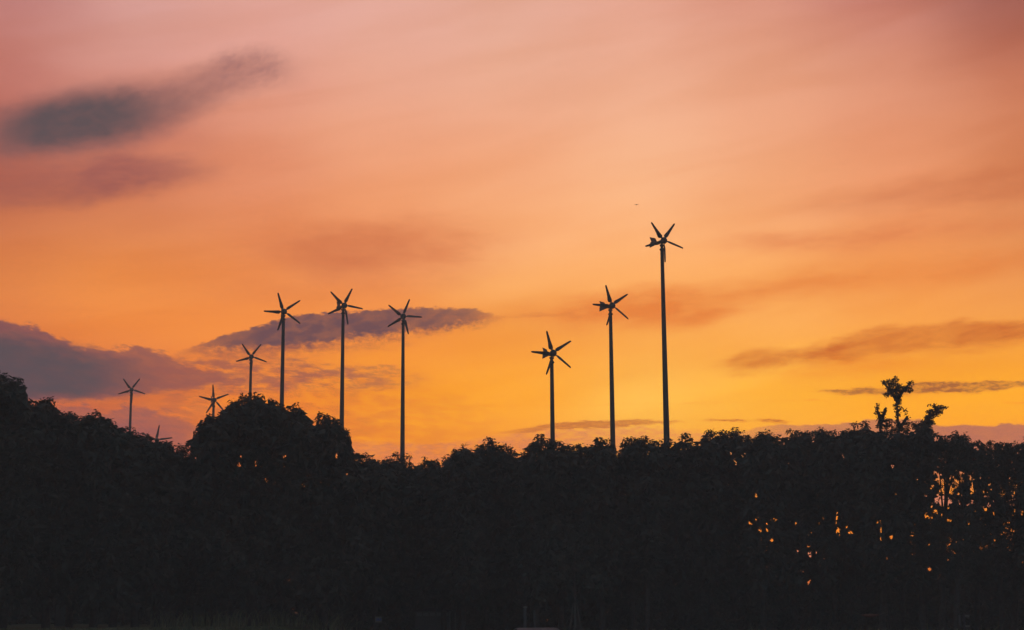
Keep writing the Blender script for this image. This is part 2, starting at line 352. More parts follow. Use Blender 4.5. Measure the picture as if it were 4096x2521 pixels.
def tri_obj(name, V, T, m, parent=None, shift=None):
    """big triangle soup from numpy arrays"""
    V = np.asarray(V, np.float32)
    if shift is not None: V = V - np.asarray(shift, np.float32)
    T = np.asarray(T, np.int32)
    me = bpy.data.meshes.new(name)
    me.vertices.add(len(V)); me.vertices.foreach_set('co', V.ravel())
    me.loops.add(T.size); me.loops.foreach_set('vertex_index', T.ravel())
    me.polygons.add(len(T)); me.polygons.foreach_set('loop_start', np.arange(0, T.size, 3, dtype=np.int32))
    me.polygons.foreach_set('loop_total', np.full(len(T), 3, np.int32))
    me.materials.append(m); me.update(calc_edges=True); me.validate()
    o = bpy.data.objects.new(name, me); sc.collection.objects.link(o)
    if parent is not None: o.parent = parent
    return o

class MB:
    def __init__(s): s.v = []; s.f = []
    def box(s, c, d, rz=0.0, rx=0.0, ry=0.0, bev=0.0):
        m = Matrix.Rotation(rz, 3, 'Z') @ Matrix.Rotation(ry, 3, 'Y') @ Matrix.Rotation(rx, 3, 'X')
        n = len(s.v)
        h = [x / 2 for x in d]
        for z in (-1, 1):
            for (x, y) in ((-1, -1), (1, -1), (1, 1), (-1, 1)):
                p = m @ Vector((x * h[0], y * h[1], z * h[2])); s.v.append((p.x + c[0], p.y + c[1], p.z + c[2]))
        for q in ((0, 3, 2, 1), (4, 5, 6, 7), (0, 1, 5, 4), (1, 2, 6, 5), (2, 3, 7, 6), (3, 0, 4, 7)): s.f.append([n + k for k in q])
        return s
    def tube(s, path, rad, k=10, cap=True):
        P = [Vector(p) for p in path]
        n0 = len(s.v)
        for i, p in enumerate(P):
            d = (P[min(i + 1, len(P) - 1)] - P[max(i - 1, 0)]).normalized()
            a = d.cross(Vector((0, 1, 0)) if abs(d.y) < 0.9 else Vector((1, 0, 0))).normalized(); b = d.cross(a)
            r = rad[i] if hasattr(rad, '__len__') else rad
            for j in range(k):
                t = 2 * math.pi * j / k
                q = p + a * (r * math.cos(t)) + b * (r * math.sin(t)); s.v.append(tuple(q))
        for i in range(len(P) - 1):
            for j in range(k):
                s.f.append([n0 + i * k + j, n0 + i * k + (j + 1) % k, n0 + (i + 1) * k + (j + 1) % k, n0 + (i + 1) * k + j])
        if cap:
            s.f.append([n0 + j for j in range(k)][::-1]); s.f.append([n0 + (len(P) - 1) * k + j for j in range(k)])
        return s
    def lathe(s, prof, k=20, axis='Z', c=(0, 0, 0)):
        n0 = len(s.v)
        for (r, h) in prof:
            for j in range(k):
                t = 2 * math.pi * j / k
                x, y, z = r * math.cos(t), r * math.sin(t), h
                if axis == 'Y': x, y, z = x, h, y
                if axis == 'X': x, y, z = h, x, y
                s.v.append((x + c[0], y + c[1], z + c[2]))
        for i in range(len(prof) - 1):
            for j in range(k):
                s.f.append([n0 + i * k + j, n0 + i * k + (j + 1) % k, n0 + (i + 1) * k + (j + 1) % k, n0 + (i + 1) * k + j])
        s.f.append([n0 + j for j in range(k)][::-1]); s.f.append([n0 + (len(prof) - 1) * k + j for j in range(k)])
        return s
    def prism(s, prof, y0, y1):
        """profile in XZ extruded along Y"""
        n0 = len(s.v); k = len(prof)
        for y in (y0, y1):
            for (x, z) in prof: s.v.append((x, y, z))
        s.f.append([n0 + j for j in range(k)]); s.f.append([n0 + k + j for j in range(k)][::-1])
        for j in range(k): s.f.append([n0 + j, n0 + k + j, n0 + k + (j + 1) % k, n0 + (j + 1) % k])
        return s
    def build(s, name, m, parent=None, smoothed=False):
        return new_obj(name, s.v, s.f, m, parent, smoothed)

def tag(o, label=None, cat=None, group=None, kind=None):
    if label: o['label'] = label
    if cat: o['category'] = cat
    if group: o['group'] = group
    if kind: o['kind'] = kind
    return o

def empty(name, loc, rz=0.0):
    o = bpy.data.objects.new(name, None); sc.collection.objects.link(o)
    o.location = tuple(map(float, loc)); o.rotation_euler = (0, 0, rz); o.empty_display_size = 0.3
    return o

# ------------------------------------------------------------------ terrain
def sstep(x, a, b):
    t = np.clip((x - a) / (b - a), 0, 1); return t * t * (3 - 2 * t)

def gz(x, y):
    x = np.asarray(x, float); y = np.asarray(y, float)
    side = sstep(x, -9.0, -5.5)
    z = (0.82 * (1 - side) - 0.65 * side) * sstep(y, 14, 48)
    z = z * (1 - 0.0 * x)
    return z + 0.04 * np.sin(x * 0.7 + 1.3) * np.sin(y * 0.31) * sstep(y, 6, 20)

xs = np.concatenate([[-140, -110, -80], np.arange(-60, 61, 1.0), [80, 110, 140]])
ys = np.concatenate([[-40, -15], np.arange(0, 130, 1.5), [145, 165, 194]])
XX, YY = np.meshgrid(xs, ys)
V = np.stack([XX, YY, gz(XX, YY)], -1).reshape(-1, 3)
nx = len(xs)
fs = [[j * nx + i, j * nx + i + 1, (j + 1) * nx + i + 1, (j + 1) * nx + i] for j in range(len(ys) - 1) for i in range(nx - 1)]
g = new_obj('ground', V, fs, m_ground, smoothed=True); tag(g, kind='structure')

# ------------------------------------------------------------------ wind turbines
def blade_mesh():
    # radius, chord, pitch; five of these stand round each hub
    S = [(0.17, .055, 50), (0.22, .10, 50), (0.28, .22, 48), (0.33, .29, 46), (0.42, .30, 42), (0.52, .265, 37), (0.70, .205, 28), (0.95, .165, 20), (1.2, .135, 14), (1.36, .115, 11), (1.42, .085, 10), (1.44, .04, 10)]
    vs, f = [], []
    k = 10
    for (r, ch, b) in S:
        b = R(b)
        th = 0.028 * (1 - 0.65 * r / 1.44) + (0.014 if r < 0.25 else 0)
        for j in range(k):
            t = 2 * math.pi * j / k
            u = (math.cos(t) * 0.5 + 0.2) * ch; w = math.sin(t) * th * 0.5 * (1.2 if math.cos(t) > 0 else 1.0)
            # span along +X, tangential +Z, axial +Y
            vs.append((r, u * math.sin(b) + w * math.cos(b), u * math.cos(b) - w * math.sin(b)))
    for i in range(len(S) - 1):
        for j in range(k): f.append([i * k + j, i * k + (j + 1) % k, (i + 1) * k + (j + 1) % k, (i + 1) * k + j])
    f.append(list(range(k))[::-1]); f.append([(len(S) - 1) * k + j for j in range(k)])
    me = bpy.data.meshes.new('blade'); me.from_pydata(vs, [], f); me.materials.append(m_blade)
    me.polygons.foreach_set('use_smooth', [True] * len(me.polygons)); me.update()
    return me

BL = blade_mesh()
FWD = 0.30
_tm = {}
def shared(key, name, build, m, parent, smoothed=False):
    if key not in _tm:
        o = build().build(name, m, parent, smoothed); _tm[key] = o.data; return o
    o = bpy.data.objects.new(name, _tm[key]); sc.collection.objects.link(o); o.parent = parent; return o

def cap_prof():
    # baluster shaped pole cap below the nacelle, top at z = 0
    return [(.085, -.62), (.115, -.60), (.165, -.56), (.168, -.53), (.15, -.50), (.115, -.455), (.09, -.41), (.088, -.37), (.105, -.33), (.14, -.29), (.15, -.25), (.148, -.215), (.13, -.20), (.06, -.195), (.05, -.05)]

def hub_prof():
    p = []
    for i in range(11):
        t = math.pi * i / 10
        p.append((max(0.002, 0.225 * math.sin(t)), -0.20 * math.cos(t)))
    return p

def fin():
    b = MB()
    pr = [(.45, -.03), (.55, .05), (.70, .16), (.81, .29), (.90, .40), (.98, .44), (1.70, .66), (1.60, .50), (1.47, .31), (1.62, .27), (1.69, .20), (1.72, -.03)]
    # fan of the concave outline as an extruded prism (profile along Y here)
    n = len(pr)
    for x in (-.012, .012):
        for (y, z) in pr: b.v.append((x, y, z))
    tris = [(0, 1, 11), (1, 2, 11), (2, 9, 11), (9, 10, 11), (2, 8, 9), (2, 3, 8), (3, 4, 8), (4, 5, 8), (5, 7, 8), (5, 6, 7)]
    for t in tris: b.f.append(list(t)); b.f.append([n + k for k in t][::-1])
    for j in range(n): b.f.append([j, n + j, n + (j + 1) % n, (j + 1) % n])
    return b

def turbine(px, py, D, phase, psi, label):
    hub = at(px, py, D)
    phi = math.atan2(hub[0], hub[1])
    rz = R(psi) - phi
    back = np.array([-math.sin(rz), math.cos(rz)])
    bx, by = hub[0] + back[0] * FWD, hub[1] + back[1] * FWD
    bz = float(gz(bx, by))
    root = empty('wind_turbine', (bx, by, bz), rz)
    tag(root, label, 'wind turbine', 'wind turbines on tall poles')
    H = hub[2] - bz                                          # hub height
    top = H - 0.55
    rad = lambda z: 0.112 + (top - z) * 0.0066
    MB().tube([(0, 0, 0), (0, 0, 0.06), (0, 0, top * .33), (0, 0, top * .66), (0, 0, top)], [rad(0) * 1.0, rad(0), rad(top * .33), rad(top * .66), rad(top)], 14).build('pole', m_pole, root, True)
    fl = shared('flange', 'base_flange', lambda: MB().lathe([(.42, 0), (.42, .04), (.3, .05), (.28, .12)], 16), m_pole, root)
    cp = shared('cap', 'pole_cap', lambda: MB().lathe(cap_prof(), 18), m_pole, root, True); cp.location = (0, 0, H)
    na = shared('nac', 'nacelle', lambda: MB().lathe([(.03, .42), (.07, .40), (.11, .30), (.135, .12), (.14, -.05), (.13, -.12)][::-1], 16, 'Y'), m_blade, root, True); na.location = (0, 0, H)
    hb = shared('hub', 'hub', lambda: MB().lathe(hub_prof(), 20, 'Y'), m_blade, root, True); hb.location = (0, -FWD, H)
    for k in range(5):
        bl = bpy.data.objects.new('blade', BL); sc.collection.objects.link(bl); bl.parent = hb
        bl.rotation_euler = (0, -R(phase + 72 * k), 0)
    tb = shared('boom', 'tail_boom', lambda: MB().tube([(0, .3, 0), (0, .8, -.01), (0, 1.70, -.03)], [.05, .035, .028], 8), m_blade, root, True); tb.location = (0, 0, H)
    tf = shared('fin', 'tail_fin', fin, m_blade, tb)
    return root

TB = [  # hub pixel, distance, blade phase, yaw off the line of sight, label
 (526.5, 1559.3, 164, 55.5, 5, 'grey wind turbine standing alone against the dark cloud above the left trees'),
 (627.5, 1761.6, 148, 10, 4, 'wind turbine sunk behind the left trees, only two blades showing'),
 (857, 1600.3, 146, 23.5, 9, 'low wind turbine half hidden at the left shoulder of the big round tree'),
 (1005.8, 1427.5, 141, 54, 6, 'short wind turbine rising from the top of the big round tree'),
 (1136, 1246.8, 112, 36, 6, 'tall turbine over the big round tree, rotor at the purple cloud edge'),
 (1377.5, 1222.5, 115, 65, 17, 'wind turbine whose pole drops past the steep right edge of the big round tree'),
 (1613, 1266, 120, 69.5, 1, 'wind turbine with thin still blades in front of the purple cloud, no tail showing'),
 (2213, 1413, 97, 34, 19.6, 'shortest of the three turbines with fish tails on the right'),
 (2449, 1222.6, 104, 35.5, 25.4, 'middle one of the three fish-tailed turbines on the right, next left of the tallest'),
 (2655.8, 962.5, 100, 55, 27.6, 'tallest wind turbine, its rotor highest in the sky'),
]
for t in TB: turbine(*t)

# ------------------------------------------------------------------ skyline of the trees (photo pixels)
SKY = [(-400,1400),(-200,1440),(0,1483),(29,1484),(36,1500),(50,1504),(65,1495),(87,1493),(92,1514),(109,1520),(113,1540),(114,1590),(124,1591),(140,1593),(150,1588),(160,1585),(168,1573),(189,1571),(207,1575),(224,1592),(228,1620),(236,1640),(248,1632),(262,1629),(276,1636),(300,1640),(311,1651),(317,1666),(322,1656),(338,1637),(375,1636),(386,1630),(404,1631),(408,1655),(411,1660),(426,1656),(447,1662),(466,1680),(473,1693),(509,1691),(527,1698),(546,1703),(551,1719),(571,1722),(600,1731),(606,1744),(618,1742),(640,1747),(655,1767),(691,1764),(700,1766),(729,1756),(755,1766),(764,1762),(768,1745),(771,1710),(787,1706),(798,1685),(814,1684),(818,1664),(835,1651),(862,1655),(875,1637),(891,1641),(898,1614),(915,1588),(933,1580),(949,1581),(957,1563),(976,1558),(991,1568),(1013,1564),(1035,1569),(1055,1562),(1071,1586),(1093,1578),(1104,1594),(1118,1602),(1136,1605),(1151,1627),(1169,1613),(1189,1597),(1204,1610),(1206,1635),(1220,1636),(1246,1660),(1252,1674),(1262,1664),(1266,1642),(1304,1638),(1326,1656),(1351,1660),(1373,1696),(1396,1711),(1408,1735),(1410,1760),(1412,1811),(1424,1812),(1446,1797),(1478,1800),(1482,1822),(1500,1813),(1515,1815),(1526,1833),(1536,1820),(1550,1819),(1566,1797),(1592,1793),(1614,1811),(1652,1808),(1656,1838),(1669,1850),(1683,1833),(1691,1818),(1711,1815),(1720,1829),(1742,1815),(1757,1815),(1771,1825),(1777,1805),(1800,1806),(1808,1790),(1822,1775),(1844,1763),(1870,1767),(1892,1784),(1903,1767),(1929,1756),(1943,1740),(1976,1740),(1984,1762),(1997,1762),(2020,1756),(2037,1771),(2057,1785),(2073,1799),(2086,1795),(2105,1782),(2120,1767),(2130,1738),(2145,1725),(2167,1727),(2192,1745),(2212,1747),(2245,1748),(2258,1765),(2278,1770),(2307,1766),(2334,1766),(2366,1772),(2377,1742),(2392,1739),(2433,1752),(2460,1769),(2485,1757),(2500,1734),(2531,1728),(2549,1739),(2572,1728),(2600,1739),(2608,1760),(2625,1744),(2670,1746),(2697,1758),(2708,1742),(2724,1725),(2739,1716),(2760,1725),(2780,1746),(2787,1765),(2798,1752),(2803,1734),(2815,1712),(2838,1705),(2863,1708),(2870,1728),(2878,1702),(2898,1701),(2912,1712),(2948,1701),(2970,1707),(2995,1725),(3010,1743),(3022,1714),(3064,1696),(3091,1719),(3135,1742),(3145,1712),(3156,1701),(3189,1701),(3221,1707),(3234,1718),(3251,1714),(3288,1706),(3328,1700),(3346,1711),(3382,1705),(3404,1693),(3412,1682),(3428,1673),(3463,1676),(3486,1690),(3490,1722),(3503,1724),(3520,1712),(3545,1700),(3570,1716),(3600,1722),(3630,1712),(3655,1690),(3700,1680),(3728,1700),(3734,1722),(3754,1720),(3769,1727),(3798,1724),(3813,1716),(3840,1716),(3856,1710),(3876,1712),(3880,1732),(3888,1757),(3905,1756),(3920,1751),(3933,1760),(3942,1771),(3952,1756),(4000,1753),(4012,1766),(4028,1760),(4053,1745),(4083,1748),(4100,1738),(4300,1700),(4500,1690)]
SKX = np.array([p[0] for p in SKY], float); SKYY = np.array([p[1] for p in SKY], float)
_gx = np.arange(-420, 4520, 3.0); _gy = np.interp(_gx, SKX, SKYY); _kr = np.ones(31) / 31
_sm = np.convolve(np.pad(_gy, 15, 'edge'), _kr, 'valid'); _dv = _gy - _sm
SKX, SKYY = _gx, _gy + np.clip(_dv, 0, 25) * 0.38 - np.clip(-_dv, 0, 25) * 0.15
_bx = np.arange(-500, 4700, 9.0); _by = rng.normal(0, 5.0, len(_bx)) + 6.0 * np.abs(np.sin(_bx * .055 + 2 * np.sin(_bx * .013)))
def skyline(x):
    x = np.asarray(x, float)
    return np.max(np.stack([np.interp(x + d, SKX, SKYY) for d in (-3, 0, 3)]), 0) + np.interp(x, _bx, _by) - 2.0

HOLES = [(3757,1920,14,9),(3803,1912,9,10),(3791,1959,25,22),(3781,2005,21,20),(3748,1993,7,20),(3886,1954,9,24),(3886,1911,13,10),(3864,1895,11,5),(3723,2071,11,10),(3738,2049,10,10),(3704,2105,9,7),(3694,2139,15,9),(3718,2175,12,10),(3944,1990,13,7),(3956,2017,10,9),(3976,2054,11,9),(3915,1908,8,8),(3954,1935,10,7),(4065,2073,12,14),(3850,1925,8,12),(3934,1966,6,8),(3794,2079,20,5),(3772,2061,8,11),
 (3248,2215,21,23),(3353,2129,8,21),(3341,2067,5,23),(3296,2229,8,15),(3193,2155,8,11),(3720,2272,18,14),(3763,2305,14,18),(3548,2229,12,16),(3567,2234,5,15),(3415,2277,18,14),(3238,2325,10,22),(4092,2253,7,13),(3830,1858,12,4),(3860,1860,8,6),(4045,1850,10,6),(3845,2115,8,5),
 (1024,1849,5,18),(1013,1896,8,9),(1096,1933,9,9),(1142,1867,5,3),(1075,1871,8,5),(1347,1822,3,9),(1377,1828,5,8),(567,1942,12,7),(597,1909,6,6),(655,1786,7,5),(1136,1825,3,3),(1040,1868,5,10),
 (3748,1758,15,10),(3744,1775,8,4),(3608,1760,7,4),(3980,2162,6,5),(3972,2170,4,3),(3968,2156,3,3),(3990,2152,3,3),(3905,1792,13,10),(3918,1780,6,8),(4008,1798,9,5),(4015,1782,5,9),(4080,1797,5,5),(4076,1812,4,5),(2398,1760,4,4),(2330,1784,4,6),(3008,1766,4,5),(3350,1732,3,4),(1940,1778,3,8),(1940,1818,7,4)]
_h = []
for (hx, hy, rx, ry) in HOLES:
    core = 3720 < hx < 3970 and 1890 < hy < 2080
    f_ = 1.4 if core else (0.6 if hy > 2100 and hx > 3260 and hx != 3980 else 1.0)
    rx, ry = rx * f_, ry * f_
    for _ in range(3 if max(rx, ry) > 6 else 1):
        j = 0.45 if max(rx, ry) > 6 else 0
        _h.append((hx + rnd.uniform(-j, j) * rx, hy + rnd.uniform(-j, j) * ry, rx * rnd.uniform(.55, .8) if j else rx, ry * rnd.uniform(.55, .8) if j else ry))
for (x0_, x1_, y0_, y1_, n_, r0_, r1_) in ((3660, 3980, 1870, 2100, 150, 2, 7), (3560, 4110, 1860, 2260, 75, 1.2, 3.6), (2980, 3560, 2060, 2300, 36, 1.2, 3), (3730, 3900, 1890, 2040, 46, 4, 11), (3690, 3740, 2050, 2190, 16, 2, 6), (3225, 3265, 2180, 2240, 12, 3, 8), (4040, 4100, 2040, 2110, 12, 2, 7), (900, 1400, 1820, 1950, 12, 1, 2.2), (640, 780, 1775, 1830, 12, 1.2, 3), (3800, 4110, 1760, 1850, 24, 1.5, 4), (1400, 3500, 1770, 1850, 26, 1, 2.6), (3640, 3760, 2080, 2200, 22, 2, 5)):
    for _ in range(n_):
        q_ = rnd.uniform(r0_, r1_); _h.append((rnd.uniform(x0_, x1_), rnd.uniform(y0_, y1_), q_ * rnd.uniform(.6, 1.4), q_ * rnd.uniform(.6, 1.6)))
HOLES = np.array(_h, float)

def keep_mask(px, py, grow=0.0, leak=0.06):
    """False where a leaf would fill one of the gaps through which the sky shows"""
    k = np.ones(len(px), bool)
    for (hx, hy, rx, ry) in HOLES:
        d = ((px - hx) / (rx + grow)) ** 2 + ((py - hy) / (ry + grow)) ** 2
        k &= d > 1.0
    return k | (rng.random(len(px)) < leak)

def leaves(C, size, per, droop=0.5, width=0.36, grow=4.0, leak=0.06, sky_clip=True, jitter=0.35):
    """rosettes of folded leaves round the points C -> triangle arrays"""
    n = len(C)
    c = np.repeat(C, per, 0); s = np.repeat(np.broadcast_to(size, (n,)), per) * rng.uniform(0.7, 1.25, n * per)
    a = rng.uniform(0, 2 * np.pi, n * per); e = rng.uniform(-1.0, 0.75, n * per) - droop * 0.5
    d = np.stack([np.cos(a) * np.cos(e), np.sin(a) * np.cos(e), np.sin(e)], -1)
    b = c + d * (s * rng.uniform(0.05, 0.5, n * per))[:, None] + rng.normal(0, 1, (n * per, 3)) * (s * jitter)[:, None] * 0.5
    tip = b + d * s[:, None]; tip[:, 2] -= s * droop * 0.35
    q = rng.normal(0, 1, (n * per, 3)); w = np.cross(d, q); w /= np.linalg.norm(w, axis=1, keepdims=True) + 1e-9
    mid = b + (tip - b) * 0.42
    up = np.cross(w, d)
    l = mid + w * (s * width * 0.5)[:, None] + up * (s * 0.06)[:, None]
    r_ = mid - w * (s * width * 0.5)[:, None] + up * (s * 0.06)[:, None]
    px, py = to_px(mid); tx, ty = to_px(tip)
    k = keep_mask(px, py, grow + rng.normal(0, 2.5, len(px)), leak)
    for q_, lk in ((tip, .55), (l, .45), (r_, .45), (b, .55)):
        k &= keep_mask(*to_px(q_), -1.0, lk)
    if sky_clip:
        lim = skyline(px) - 5; k &= (py > lim)
        k &= ty > skyline(tx) - 9
    b, tip, l, r_ = b[k], tip[k], l[k], r_[k]
    m = len(b)
    V = np.stack([b, l, tip, r_], 1).reshape(-1, 3)
    i = np.arange(m) * 4
    T = np.concatenate([np.stack([i, i + 1, i + 2], -1), np.stack([i, i + 2, i + 3], -1)])
    return V, T

def join(parts):
    Vs, Ts, o = [], [], 0
    for V, T in parts:
        Vs.append(V); Ts.append(T + o); o += len(V)
    return np.concatenate(Vs), np.concatenate(Ts)

def sample_crown(xc, hw, y_bot, D, depth, dens_edge, dens_in, edge=90, sparse=1.0):
    """points inside one crown: an uneven rounded mass under the skyline"""
    def inside(x, y):
        S = skyline(x)
        below = y - S
        w = hw * (0.98 + 0.40 * np.clip(below / 140, 0, 1) ** 0.7)
        w *= np.sqrt(np.clip((y_bot - y) / 160, 0.1, 1))
        return (np.abs(x - xc) < w) & (y < y_bot)
    x0, x1 = xc - hw * 1.45, xc + hw * 1.45
    ymin = float(np.min(skyline(np.linspace(x0, x1, 30))))
    # edge zone
    A = (x1 - x0) * (edge + 10)
    n = int(A * dens_edge)
    x = rng.uniform(x0, x1, n); t = rng.random(n) ** 0.85 * edge
    y = skyline(x) + 9 + t
    k = inside(x, y); x, y = x[k], y[k]
    E = at(x, y, D + rng.uniform(-depth, depth, len(x)) * 0.6)
    # inner zone
    A = (x1 - x0) * (y_bot - ymin); n = int(A * dens_in)
    x = rng.uniform(x0, x1, n); y = rng.uniform(ymin, y_bot, n)
    k = inside(x, y) & (y > skyline(x) + 42); x, y = x[k], y[k]
    I = at(x, y, D + rng.uniform(-depth, depth, len(x)))
    # fine sprays round the openings
    hs = HOLES[np.abs(HOLES[:, 0] - xc) < hw * 1.3]
    if (hs[:, 2] > 3.5).any():
        q = np.repeat(hs[hs[:, 2] > 3.5], 40, 0); a = rng.uniform(0, 2 * np.pi, len(q)); r_ = rng.uniform(1.0, 1.0 + 26 / np.maximum(q[:, 2], 4), len(q))
        x, y = q[:, 0] + q[:, 2] * r_ * np.cos(a), q[:, 1] + q[:, 3] * r_ * np.sin(a)
        k = inside(x, y) & (y > skyline(x) + 12); E = np.concatenate([E, at(x[k], y[k], D + rng.uniform(-depth, depth, k.sum()) * .8)])
    return E, I

def tree(name, label, xc, hw, D, y_bot=2400, depth=1.8, lm=None, small=False, trunk_x=None, in_small=False, group='trees along the skyline', cat='tree', le=0.16):
    tx = xc if trunk_x is None else trunk_x
    b0 = at(tx, 2450, D); gx = float(b0[0]); base = np.array([gx, D, float(gz(gx, D))])
    root = empty(name, base); tag(root, label, cat, group)
    S0 = float(skyline(xc))
    top = at(xc, S0 + 60, D)
    # trunk and limbs
    mb = MB()
    r0 = 0.10 + 0.0006 * hw
    p = [Vector(base), Vector(base) + Vector((rnd.uniform(-.1, .1), 0, 1.3)), Vector(at(tx + (xc - tx) * .5, 2120, D)), Vector(at(xc, (S0 + 2120) / 2, D)), Vector(top)]
    p = [q - Vector(base) for q in p]
    mb.tube(p, [r0 * 1.25, r0, r0 * .8, r0 * .5, r0 * .15], 8)
    for i in range(7):
        j = rnd.choice((2, 2, 3)); st = p[j].lerp(p[j + 1], rnd.uniform(0, .6))
        sx_ = xc + rnd.uniform(-.85, .85) * hw
        en = Vector(at(sx_, float(skyline(sx_)) + rnd.uniform(40, 160), D + rnd.uniform(-1.2, 1.2))) - Vector(base)
        mi = st.lerp(en, .5) + Vector((0, 0, rnd.uniform(-.15, .1)))
        mb.tube([st, mi, en], [r0 * .4, r0 * .26, r0 * .07], 6)
    mb.build('trunk', m_bark, root, True)
    E, I = sample_crown(xc, hw, y_bot, D, depth, 0.0088, 0.0062 if not in_small else 0.0085)
    parts = [leaves(E, le if not in_small else .12, 13, grow=0.5, leak=.16)]
    if in_small: parts.append(leaves(I, 0.16, 16, width=.40, grow=1.5, leak=.13))
    else: parts.append(leaves(I, 0.36, 12, width=.45, grow=13))
    V, T = join(parts)
    tri_obj('crown', V, T, lm or m_leaf, root, base)
    return root

G1 = 'trees sloping down at the left edge'
G2 = 'trees of the middle skyline'
G3 = 'trees of the right skyline'
tree('leafy_tree', 'tall leafy tree at the left edge of the view, highest crown on that side', 10, 98, 62, depth=2.4, group=G1)
tree('leafy_tree', 'leafy tree with a square tuft, second from the left edge below the tallest one', 185, 58, 63, group=G1)
tree('leafy_tree', 'small rounded leafy crown in the notch right of the square tufted tree', 278, 46, 64, group=G1)
tree('leafy_tree', 'leafy tree with a flat top left of the lone turbine on the dark cloud', 374, 50, 63.5, group=G1)
tree('leafy_tree', 'sloping leafy tree just left of the foot of the lone grey turbine', 452, 50, 64, group=G1)
tree('leafy_tree', 'low leafy tree hiding the foot of the lone grey turbine', 540, 52, 65, group=G1)
tree('leafy_tree', 'leafy tree hiding all but two blades of the sunken turbine', 625, 52, 65.5, group=G1)
tree('leafy_tree', 'lowest leafy crown in the dip left of the big round tree', 715, 60, 68, group=G1)
tree('round_tree', 'big round dark tree with domed crown in front of the left turbines', 1010, 190, 67, depth=3.0, y_bot=2330, group='big round tree clump', lm=m_leaf2)
tree('round_tree', 'left shoulder of the round tree clump, low turbine rotor above it', 835, 75, 68, depth=2.2, group='big round tree clump', lm=m_leaf2)
tree('round_tree', 'right shoulder tree of the round clump with a steep edge beside the turbine pole', 1300, 112, 66, depth=2.2, group='big round tree clump', lm=m_leaf2)
MID = [(1447, 48, 'small leafy tree right of the steep edge of the round clump'),
 (1508, 32, 'smallest low crown left of the still-bladed turbine pole'),
 (1592, 66, 'leafy tree at the foot of the still-bladed turbine pole'),
 (1703, 44, 'low leafy crown right of the lowest dip in the skyline'),
 (1772, 40, 'low sloping crown left of the rounded tree in the middle of the skyline'),
 (1850, 44, 'rounded leafy tree in the middle of the skyline, left of the peaked one'),
 (1950, 52, 'peaked leafy tree in the middle of the skyline, higher than both neighbours'),
 (2028, 46, 'sloping leafy tree right of the peaked one in the middle'),
 (2152, 62, 'bushy round-topped tree just left of the shortest fish-tailed turbine pole'),
 (2240, 46, 'leafy tree hiding the foot of the shortest fish-tailed turbine'),
 (2316, 44, 'flat low crown between the two shorter fish-tailed turbine poles'),
 (2405, 50, 'leafy tree hiding the left side of the middle fish-tailed turbine foot')]
for x, w, l in MID: tree('leafy_tree', l, x, w, 68 + rnd.uniform(0, 5), group=G2)
RT = [(2520, 48, 'twin-topped leafy tree, its left half, between the middle and tallest turbines'),
 (2583, 40, 'small leafy crown close left of the tallest turbine pole'),
 (2660, 50, 'leafy tree hiding the foot of the tallest turbine'),
 (2742, 44, 'pointed leafy tree right of the tallest turbine pole'),
 (2838, 40, 'narrow leafy tree second right of the tallest turbine pole'),
 (2930, 66, 'broad uneven leafy tree below the small brown cloud flecks'),
 (3055, 52, 'leafy tree with a single twig standing up from its top'),
 (3172, 52, 'flat-topped leafy tree with drooping leaves'),
 (3255, 44, 'low even crown right of the flat-topped tree'),
 (3335, 48, 'low leafy crown left of the square-topped tree'),
 (3440, 52, 'square-topped leafy tree left of the three leafy shoots')]
for x, w, l in RT: tree('leafy_tree', l, x, w, 70 + rnd.uniform(0, 5), group=G3, y_bot=2330)
FR = [(3540, 60, 3535, 'bushy tree from which the short leafy shoot rises'),
 (3660, 62, 3690, 'bushy tree under the leaning leafy shoot with a bare trunk below'),
 (3790, 52, 3762, 'drooping leafy tree with bare trunk above the largest glowing gap'),
 (3862, 44, 3822, 'leafy tree with slim dark trunk right of the largest glowing gap'),
 (3915, 36, 3905, 'small drooping crown between glowing gaps near the right edge'),
 (3978, 42, 4000, 'round drooping crown second from the right edge'),
 (4075, 70, 4060, 'leafy tree at the right edge with many glowing pinholes')]
for x, w, tx, l in FR: tree('leafy_tree', l, x, w, 66 + rnd.uniform(0, 4), group='see-through trees at the right', in_small=x > 3680, trunk_x=tx, depth=1.4, y_bot=2330)

for x, w, l in ((4190, 70, 'leafy tree just past the right edge of the view'), (4320, 75, 'leafy tree further past the right edge of the view'), (-165, 85, 'leafy tree just past the left edge of the view'), (-310, 80, 'leafy tree further past the left edge of the view')):
    tree('leafy_tree', l, x, w, 67 if x > 0 else 62, group='trees beyond the edges of the view')

# three tall leafy shoots standing above the right skyline
def shoot(label, D, blobs, stems):
    b0 = at(stems[0][0][0], 2300, D); base = np.array([float(b0[0]), D, float(gz(b0[0], D))])
    root = empty('leafy_shoot', base); tag(root, label, 'tree', 'tall leafy shoots above the right skyline')
    mb = MB()
    for s in stems:
        pts = [Vector(at(x, y, D)) - Vector(base) for (x, y) in s]
        if s is stems[0]: pts = [Vector((0, 0, 0))] + pts
        n = len(pts); mb.tube(pts, [0.075 * (1 - i / n) + 0.012 for i in range(n)], 6)
    mb.build('trunk', m_bark, root, True)
    P = []
    for (x, y, r) in blobs:
        n = max(3, int(r * r * 0.12)); a = rng.uniform(0, 2 * np.pi, n); q = np.sqrt(rng.random(n)) * r * 0.85
        P.append(at(x + q * np.cos(a), y + q * np.sin(a), D + rng.uniform(-.3, .3, n)))
    V, T = leaves(np.concatenate(P), 0.085, 6, droop=.2, width=.7, sky_clip=False, grow=0)
    tri_obj('crown', V, T, m_leaf2, root, base)

